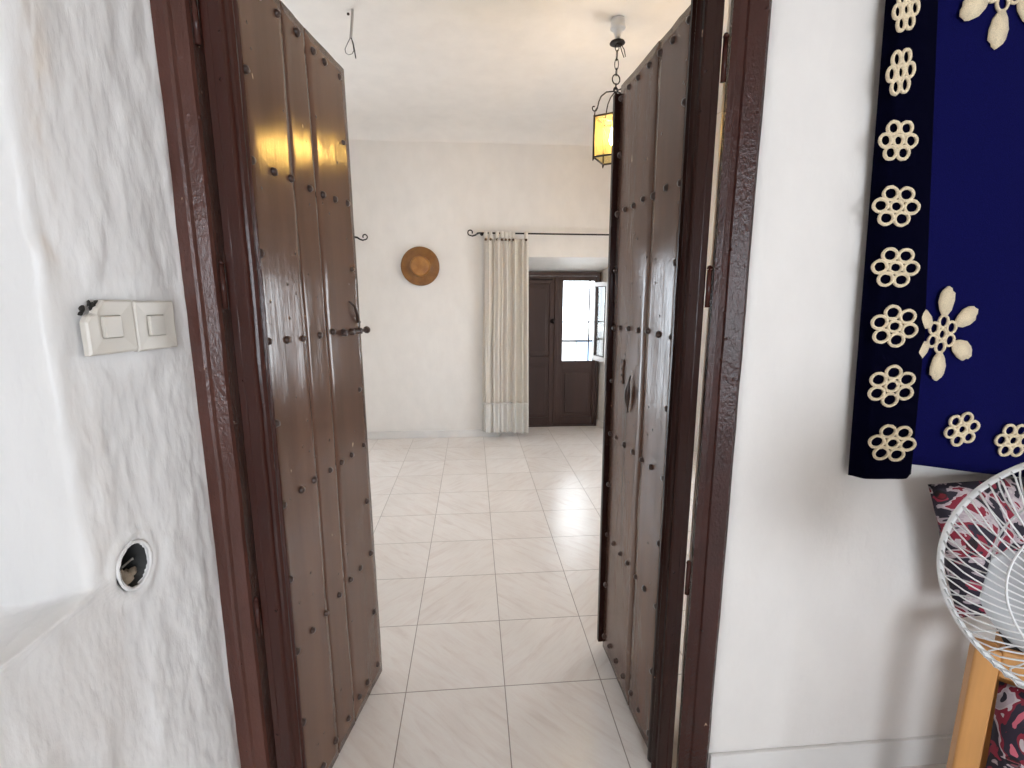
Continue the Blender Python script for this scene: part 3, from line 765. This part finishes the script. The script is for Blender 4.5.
for k, x in enumerate([-.215, -.165, -.095, -.045, -.005, .035, .075, .212]):
    u = (x+.232)/.468; y0 = cur_y(u, 2.18)
    bm = BM(); tb = []
    w = .020
    # a cloth strap looped over the rod
    loop = [(y0-.002, 2.175), (-.014, 2.215), (-.0145, 2.24), (-.009, 2.258), (0, 2.263), (.009, 2.258), (.0145, 2.24), (.012, 2.215), (y0+.004, 2.175)]
    for dx in (-w, w): tb.append([bm.verts.new((x+dx, y, z)) for y, z in loop])
    for i in range(len(loop)-1): bm.faces.new([tb[0][i], tb[1][i], tb[1][i+1], tb[0][i+1]])
    s = obj('tab', bm, M['curtain'], cu, True); q = s.modifiers.new('s', 'SOLIDIFY'); q.thickness = .0015
    bm = BM(); lathe(bm, [(0, 0), (.013, 0), (.013, .004), (.009, .007), (0, .006)], 14, Matrix.Translation((x, min(y0, -.008)-.003, 2.178)) @ Matrix.Rotation(PI/2, 4, 'X'))
    obj('button', bm, M['button'], s, True)

# ------------------------------------------------------------------ straw hat on the far wall
hat = thing('straw_hat', 'round brown straw hat hanging on the far white wall', 'hat', (-.543, YB-.006, 1.904))
def hatm(n=56):
    return Matrix.Rotation(PI/2, 4, 'X')
bm = BM(); bp = []
for r, z in [(.098, .030), (.115, .020), (.150, .015), (.185, .020), (.203, .030), (.204, .027), (.185, .016), (.15, .011), (.11, .014), (.094, .024)]: bp.append((r, z))
lathe(bm, bp+[bp[0]], 64, hatm())
for v in bm.verts:
    a = math.atan2(v.co.z, v.co.x); rr = math.hypot(v.co.x, v.co.z); v.co.y -= .012*math.sin(2*a+.6)*max(0, (rr-.1)/.1); v.co.y -= .006
obj('brim', bm, M['straw'], hat, True)
bm = BM(); lathe(bm, [(.108, .018), (.107, .035), (.106, .055), (.104, .080), (.100, .094), (.092, .100), (.078, .099), (.05, .095), (0, .094)], 48, hatm())
obj('crown', bm, M['straw_light'], hat, True)
bm = BM(); lathe(bm, [(.1095, .026), (.1105, .030), (.1095, .048), (.107, .050)], 48, hatm()); obj('hat_band', bm, M['straw'], hat, True)

# ------------------------------------------------------------------ ceiling wire and lantern
zc = 3.25
cw = thing('hanging_cable', 'grey electric cable ending in a bare wire loop under the ceiling', 'cable', (-.690, 3.25, zc))
bm = BM(); tube(bm, [(.004, 0, .02), (.002, 0, -.02), (-.002, 0, -.09), (-.014, 0, -.235)], .0085, 10)
obj('sheath', bm, M['cable'], cw, True)
bm = BM(); pts = [(-.014, 0, -.225), (-.034, 0, -.28), (-.052, 0, -.335), (-.05, 0, -.365), (-.034, 0, -.385), (-.012, 0, -.375), (0, 0, -.345), (-.004, 0, -.29), (-.012, 0, -.235)]
tube(bm, pts, .0022, 6); tube(bm, [(-.012, 0, -.235), (-.002, 0, -.28), (.003, 0, -.33), (.008, .004, -.41)], .0035, 6)
obj('bare_wire', bm, M['iron'], cw, True)
bm = BM(); lathe(bm, [(0, 0), (.008, 0), (.008, .014), (0, .014)], 10, Matrix.Translation((-.022, 0, -.035))); obj('wire_clip', bm, M['iron'], cw, True)
for c_ in cw.children:
    c_.scale = (1, 1, .62)

LX, LY = .925, 3.215
lt = thing('lantern', 'lit yellow glass lantern with black iron frame hanging on a chain', 'pendant lamp', (LX, LY, zc))
T = lambda x, y, z: Matrix.Translation((x, y, z))
bm = BM(); lathe(bm, [(0, .01), (.040, .01), (.043, -.012), (.040, -.034), (.046, -.040), (.044, -.050), (.026, -.056), (.020, -.085), (.016, -.11), (0, -.112)], 28)
obj('connector_cup', bm, M['whitepl'], lt, True)
bm = BM(); lathe(bm, [(0, -.108), (.026, -.112), (.044, -.120), (.048, -.128), (.043, -.131), (.02, -.128), (0, -.128)], 28)
obj('canopy', bm, M['iron'], lt, True)
bm = BM(); tube(bm, [(.02, 0, -.125), (.045, 0, -.16), (.055, 0, -.20), (.045, 0, -.205), (.03, 0, -.17), (.015, 0, -.128)], .003, 6)
obj('loose_wire', bm, M['iron'], lt, True)
bm = BM()
def linkring(cx, cz, w, h, rot, r=.0028, n=20):
    pts = []
    for k in range(n):
        a = 2*PI*k/n; p = Vector((w*math.cos(a), 0, h*math.sin(a))); p.rotate(Matrix.Rotation(rot, 3, 'Z')); pts.append(p+Vector((cx, 0, cz)))
    tube(bm, pts, r, 6, closed=True)
linkring(0, -.150, .012, .022, 0); linkring(0, -.195, .012, .030, PI/2); linkring(0, -.245, .012, .032, 0); linkring(0, -.290, .012, .022, PI/2); linkring(0, -.332, .026, .028, .2, .004, 28); linkring(0, -.372, .008, .018, PI/2); linkring(0, -.400, .008, .018, 0)
obj('chain', bm, M['iron'], lt, True)
rot = R(192); hd = .142; zt, zb_ = -.560, -.800
cor = [Vector((hd*math.cos(rot+k*PI/2), hd*math.sin(rot+k*PI/2), 0)) for k in range(4)]
bm = BM()
for c in cor:
    u = c.normalized()
    tube(bm, [c+Vector((0, 0, zt+.006)), c+Vector((0, 0, zb_-.012))], .0065, 6)
    tube(bm, [c+Vector((0, 0, zb_-.012)), c*1.03+Vector((0, 0, zb_-.022))], [.006, .003], 6)
    # curved arm from the corner up to the ring, with an outward curl
    pts = [c*1.0+Vector((0, 0, zt)), c*.98+Vector((0, 0, zt+.03)), c*.86+Vector((0, 0, zt+.055)), c*.80+Vector((0, 0, zt+.09)), c*.70+Vector((0, 0, zt+.12)), c*.45+Vector((0, 0, zt+.148)), c*.1+Vector((0, 0, zt+.158))]
    tube(bm, pts, .0042, 8)
    cc = c*1.02+Vector((0, 0, zt+.047)); tube(bm, [c*.86+Vector((0, 0, zt+.05))]+[cc+u*(.020*math.cos(a))*(1-.1*i)+Vector((0, 0, .020*math.sin(a)*(1-.1*i))) for i, a in enumerate([R(-130+40*k) for k in range(7)])], .004, 6)
for z in (zt, zb_):
    for k in range(4): tube(bm, [cor[k]+Vector((0, 0, z)), cor[(k+1) % 4]+Vector((0, 0, z))], .006, 6)
tube(bm, [(0, 0, zt+.16), (0, 0, zt+.04)], .004, 8)
linkring(0, zt+.166, .016, .016, .4, .004)
obj('lantern_frame', bm, M['iron'], lt, True)
bm = BM()
for k in range(4):
    a, b = cor[k]*.96, cor[(k+1) % 4]*.96
    bm.faces.new([bm.verts.new(a+Vector((0, 0, zb_+.004))), bm.verts.new(b+Vector((0, 0, zb_+.004))), bm.verts.new(b+Vector((0, 0, zt-.004))), bm.verts.new(a+Vector((0, 0, zt-.004)))])
o = obj('glass_panes', bm, M['lampglass'], lt)
bm = BM(); lathe(bm, [(0, zt+.04), (.018, zt+.035), (.018, zt-.05), (0, zt-.05)], 18); tube(bm, [cor[0]+Vector((0, 0, zt)), (0, 0, zt-.02), cor[2]+Vector((0, 0, zt))], .003, 6); obj('bulb_holder', bm, M['whitepl'], lt, True)
bm = BM(); lathe(bm, [(0, -.775+.05), (.012, -.775+.053), (.028, -.775+.075), (.030, -.675), (.020, -.64), (.013, zt-.05)], 20); obj('bulb', bm, M['bulb'], lt, True)

# ------------------------------------------------------------------ navy hanging with crochet flowers
hg = thing('textile_hanging', 'navy blue cloth hanging with ivory crochet flowers on the right wall', 'wall hanging', (1.05, 1.245, 0))
YH = 1.205 - 1.245
def cloth(xa, xb, zb_f, zt, yf, nx=40, nz=60):
    bm = BM(); g = []
    for i in range(nx+1):
        u = i/nx; c = []
        for j in range(nz+1):
            w = j/nz; zb0 = zb_f(u); z = zb0+(zt-zb0)*w
            x = xa(z)+(xb(z)-xa(z))*u; c.append(bm.verts.new((x-1.05, yf(u, z), z)))
        g.append(c)
    for i in range(nx):
        for j in range(nz): bm.faces.new([g[i][j], g[i+1][j], g[i+1][j+1], g[i][j+1]])
    return bm
lerp = lambda a, b, t: a+(b-a)*t
xsl = lambda z: lerp(1.078, 1.016, (z-1.05)/1.2)
xsr = lambda z: lerp(1.218, 1.122, (z-1.45)/.8) if z > 1.45 else lerp(1.240, 1.218, (z-1.05)/.4)
ym = lambda u, z: YH-.004+.004*math.sin(u*14+z)+.006*(1-sstep(0, .05, u))
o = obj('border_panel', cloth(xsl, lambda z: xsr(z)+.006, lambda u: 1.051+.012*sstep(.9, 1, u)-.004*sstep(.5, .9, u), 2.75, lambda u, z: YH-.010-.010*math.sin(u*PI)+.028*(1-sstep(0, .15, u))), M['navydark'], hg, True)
o.modifiers.new('s', 'SOLIDIFY').thickness = .004
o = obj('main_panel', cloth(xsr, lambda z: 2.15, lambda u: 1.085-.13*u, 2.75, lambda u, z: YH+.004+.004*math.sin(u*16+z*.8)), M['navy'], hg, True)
o.modifiers.new('s', 'SOLIDIFY').thickness = .004
def crochet(cx, cz, rx, rz, y, spin, petals=0, plen=1.0, skip=()):
    bm = BM(); rr = .335
    def ring(px, pz, r):
        pts = []; n = 18
        for k in range(n):
            a = 2*PI*k/n; pts.append((cx+(px+r*math.cos(a))*rx, y, cz+(pz+r*math.sin(a))*rz))
        w = .30*r*rz
        tube(bm, pts, .0047*min(1, rz/.05)*(.9 if not petals else .8), 6, closed=True)
    ks = .42 if petals else 1.
    ring(0, 0, .26*ks)
    for k in range(6):
        a = spin+k*PI/3; ring(.66*ks*math.cos(a), .66*ks*math.sin(a), .30*ks)
    for k in range(petals):
        if k in skip: continue
        a = spin+PI/6*0+k*2*PI/petals; ca, sa = math.cos(a), math.sin(a)
        outl = [(.40, -.05), (.52, -.15), (.72, -.20), (.88, -.19), (.93, -.11), (.98, -.09), (1.03, 0), (.98, .07), (.95, .12), (.87, .17), (.70, .20), (.52, .14), (.40, .05)]
        f = [bm.verts.new((cx+(p*ca-q*sa)*rx*plen, y-.004, cz+(p*sa+q*ca)*rz*plen)) for p, q in outl]
        g = [bm.verts.new((v.co.x, y+.002, v.co.z)) for v in f]
        c0 = bm.verts.new((cx+.72*ca*rx*plen, y-.007, cz+.72*sa*rz*plen))
        n = len(f)
        for i in range(n):
            bm.faces.new([f[i], f[(i+1) % n], c0]); bm.faces.new([f[i], g[i], g[(i+1) % n], f[(i+1) % n]])
    bmesh.ops.recalc_face_normals(bm, faces=bm.faces[:])
    for v in bm.verts: v.co.x -= 1.05; v.co.z += .0015*noise.noise(v.co*120)
    o = obj('crochet_flower', bm, M['crochet'], hg, True)
    o['label'] = 'ivory crochet star flower with six petals' if petals else 'ivory crochet flower of seven rings'
fl = [(1.051, 2.227, .031, .047), (1.058, 2.093, .034, .052), (1.065+.01, 1.939, .049, .048), (1.093, 1.784, .062, .050), (1.114, 1.633, .064, .051), (1.134, 1.481, .067, .054), (1.150, 1.319, .069, .055), (1.176, 1.158, .069, .053)]
for i, (x, z, rx, rz) in enumerate(fl): crochet(x-.016, z, rx*1.04, rz*1.04, YH-.024, [1.2, 1.2, 1.05, 1.0, 1.0, .75, PI/2, .9][i])
crochet(1.383, 1.188, .053, .050, YH-.008, 1.3); crochet(1.550, 1.151, .057, .052, YH-.008, 1.0)
crochet(1.277, 1.458, .105, .125, YH-.006, PI/2+.03, 6)
crochet(1.300, 2.300, .120, .135, YH-.006, PI/2+.0, 6); crochet(1.75, 1.46, .095, .115, YH-.006, PI/2, 6); crochet(1.73, 1.13, .055, .052, YH-.008, 1.0); crochet(1.92, 1.12, .055, .052, YH-.008, 1.2)
bm = BM(); tube(bm, [(-.10, YH+.004, 2.76), (1.15, YH+.004, 2.76)], .012, 10); obj('hanging_pole', bm, M['iron'], hg, True)

# ------------------------------------------------------------------ wooden armchair and its floral cushions
ch = thing('wooden_chair', 'chunky orange pine chair standing against the right wall behind the white fan', 'chair', (1.300, 1.0, 0), R(-37))
# local +x runs along the front edge, +y towards the back; the front-left corner leg stands at the origin
def cb(name, *bs, m=M['wood'], bev=.006):
    bm = BM()
    for b in bs: box(bm, *b)
    return obj(name, bm, m, ch, bevel=bev, seg=3)
AZ = .660
for (x, y) in ((0, 0), (.42, 0), (.10, .185), (.42, .185)): cb('leg', (x, x+.052, y, y+.050, 0, AZ-.002))
cb('front_rail', (.052, .42, .006, .036, AZ-.075, AZ)); cb('back_rail', (.178, .42, .20, .23, AZ-.075, AZ))
cb('side_rail', (.47, .495, .07, .185, AZ-.075, AZ)); cb('side_rail', (.10, .125, .07, .185, AZ-.075, AZ))
cb('seat', (.085, .465, .04, .20, AZ-.035, AZ-.012), m=M['seatdark'], bev=.003)
def cushion(name, label, m, size, loc, rot, taper=0., grp=None):
    bm = BM(); n = 22; sx, sy, sz = size; top, bot = [], []
    for i in range(n+1):
        a, b = [], []
        for j in range(n+1):
            u, v = i/n*2-1, j/n*2-1
            e = max(0, (1-abs(u)**3.5)*(1-abs(v)**3.5))**.45
            px = sx/2*u*(1-.04*(1-abs(v))*abs(u)**2); py = sy/2*v*(1-.04*(1-abs(u))*abs(v)**2)
            px += taper*max(0, -u)*(1-v)/2
            w = .010*fb(u*2, v*2, sx*3)
            a.append((px, py, sz/2*e+w*e)); b.append((px, py, -sz/2*e+w*e))
        top.append([bm.verts.new(p) for p in a]); bot.append([bm.verts.new(p) for p in b])
    for i in range(n):
        for j in range(n):
            bm.faces.new([top[i][j], top[i+1][j], top[i+1][j+1], top[i][j+1]]); bm.faces.new([bot[i][j], bot[i][j+1], bot[i+1][j+1], bot[i+1][j]])
    bmesh.ops.remove_doubles(bm, verts=bm.verts[:], dist=.0005)
    o = obj(name, bm, m, None, True); o.location = loc; o.rotation_euler = rot; tag(o, label, 'cushion', grp); return o
cushion('floral_cushion', 'large red and black floral cushion upright on the pine chair against the right wall', M['floral'], (.52, .40, .11), (1.535, 1.125, .868), (R(84), R(-5), R(-2)), .075)
cushion('floral_cushion', 'white and dark red floral cushion standing on the floor under the pine chair', M['floral2'], (.33, .50, .11), (1.585, .945, .25), (R(89), 0, R(-37)))

# ------------------------------------------------------------------ white fan
FX, FY, FZ = 1.006, .577, 1.106
fan = thing('pedestal_fan', 'white pedestal fan with round wire cage and pale translucent blades', 'fan', (FX, FY, 0), R(-42))
fr_ = .224
head = Matrix.Translation((0, 0, FZ)) @ Matrix.Rotation(R(-3), 4, 'X') @ Matrix.Rotation(PI/2, 4, 'X')   # head z -> towards -Y (front)
def F(r, a, d): return head @ Vector((r*math.cos(a), r*math.sin(a), d))
bm = BM()
tube(bm, [F(fr_, 2*PI*k/96, 0) for k in range(96)], .0052, 8, closed=True); obj('cage_rim', bm, M['fan'], fan, True)
def cage(name, depth, swirl, nw, ringr):
    bm = BM()
    for k in range(nw):
        a = 2*PI*k/nw; pts = []
        for i in range(15):
            t = i/14; r = fr_*(1-t)+.045*t
            if t < .12: d = depth*(t/.12)*.62; r = fr_*(1-.25*(t/.12)**2*.12)
            else: d = depth*(.62+.38*math.sin((t-.12)/.88*PI/2))
            pts.append(F(r, a+swirl*(1-r/fr_)*1.0, d))
        tube(bm, pts, .0015, 5)
    tube(bm, [F(ringr, 2*PI*k/80, depth*.83) for k in range(80)], .0018, 6, closed=True)
    tube(bm, [F(.045, 2*PI*k/40, depth) for k in range(40)], .003, 6, closed=True)
    return obj(name, bm, M['fan'], fan, True)
cage('front_grille', .078, .62, 78, .150); cage('rear_grille', -.06, .62, 39, .15)
bm = BM(); lathe(bm, [(0, .083), (.03, .082), (.044, .077), (.046, .072), (0, .071)], 28, head); obj('grille_badge', bm, M['fan'], fan, True)
for k in range(3):
    bm = BM(); a0 = R(200)+k*2*PI/3; nu, nv = 10, 14; g = []
    for i in range(nu+1):
        t = i/nu; r = .035+(.180-.035)*t; c = []
        for j in range(nv+1):
            s = j/nv-.5; wdt = R(52)+R(48)*math.sin(min(1, t*1.25)*PI/2) if t < .8 else (R(100))*math.sqrt(max(0, 1-((t-.8)/.22)**2))
            c.append(bm.verts.new(F(r, a0+s*wdt+.35*t, .008-.030*s*(1-.3*t)*2)))
        g.append(c)
    for i in range(nu):
        for j in range(nv): bm.faces.new([g[i][j], g[i+1][j], g[i+1][j+1], g[i][j+1]])
    o = obj('blade', bm, M['blade'], fan, True); o.modifiers.new('s', 'SOLIDIFY').thickness = .0015
bm = BM(); lathe(bm, [(0, .032), (.02, .030), (.034, .018), (.036, -.015), (0, -.018)], 28, head); obj('blade_hub', bm, M['fan'], fan, True)
bm = BM(); lathe(bm, [(0, -.058), (.055, -.060), (.065, -.075), (.060, -.13), (.040, -.16), (0, -.168)], 28, head); obj('motor_housing', bm, M['fan'], fan, True)
bm = BM(); tube(bm, [(0, .115, FZ-.05), (0, .115, .62)], .014, 14); tube(bm, [(0, .115, .64), (0, .115, .03)], .018, 14); obj('pole', bm, M['fan'], fan, True)
bm = BM(); lathe(bm, [(0, .0), (.17, .0), (.175, .012), (.15, .026), (.05, .04), (.03, .075), (0, .075)], 40, T(0, .115, 0)); obj('base', bm, M['fan'], fan, True)

# ------------------------------------------------------------------ light
def area(name, loc, rot, sx, sy, power, col=(1, 1, 1)):
    l = bpy.data.lights.new(name, 'AREA'); l.shape = 'RECTANGLE'; l.size = sx; l.size_y = sy; l.energy = power; l.color = col
    o = link(bpy.data.objects.new(name, l)); o.location = loc; o.rotation_euler = rot; return o
# daylight standing in the three window openings that the picture does not show
area('daylight_near_window', (.7, -3.2, 1.52), (R(90), 0, 0), 1.95, 1.5, 83, (.83, .905, 1))
area('daylight_left_balcony', (-2.18, 5.85, 1.05), (R(-90), 0, 0), 1.1, 2.0, 52, (.78, .89, 1))
area('daylight_right_window', (2.52, 3.72, 1.25), (0, R(90), 0), 1.02, 1.1, 34, (.93, .965, 1))
sn = bpy.data.lights.new('sun', 'SUN'); sn.energy = 16; sn.angle = R(.6); sn.color = (1, .96, .9)
so = link(bpy.data.objects.new('sun', sn)); so.location = (-4, 4, 8); so.rotation_euler = Vector((.62, .12, -.78)).to_track_quat('-Z', 'Y').to_euler()
w = bpy.data.worlds.new('sky'); S.world = w; w.use_nodes = True
bg = w.node_tree.nodes['Background']; bg.inputs[0].default_value = (.86, .93, 1, 1); bg.inputs[1].default_value = 9.0

# ------------------------------------------------------------------ camera
cam = bpy.data.cameras.new('camera'); cam.sensor_width = 36; cam.lens = 475/1024*36; cam.clip_start = .02
co = link(bpy.data.objects.new('camera', cam)); co.location = (0, 0, 1.55)
co.rotation_euler = (R(90-10.03), 0, R(-4.75)); S.camera = co
S.view_settings.view_transform = 'Standard'; S.view_settings.look = 'None'; S.view_settings.gamma = 1; S.view_settings.use_curve_mapping = False
S.view_settings.exposure = -0.35
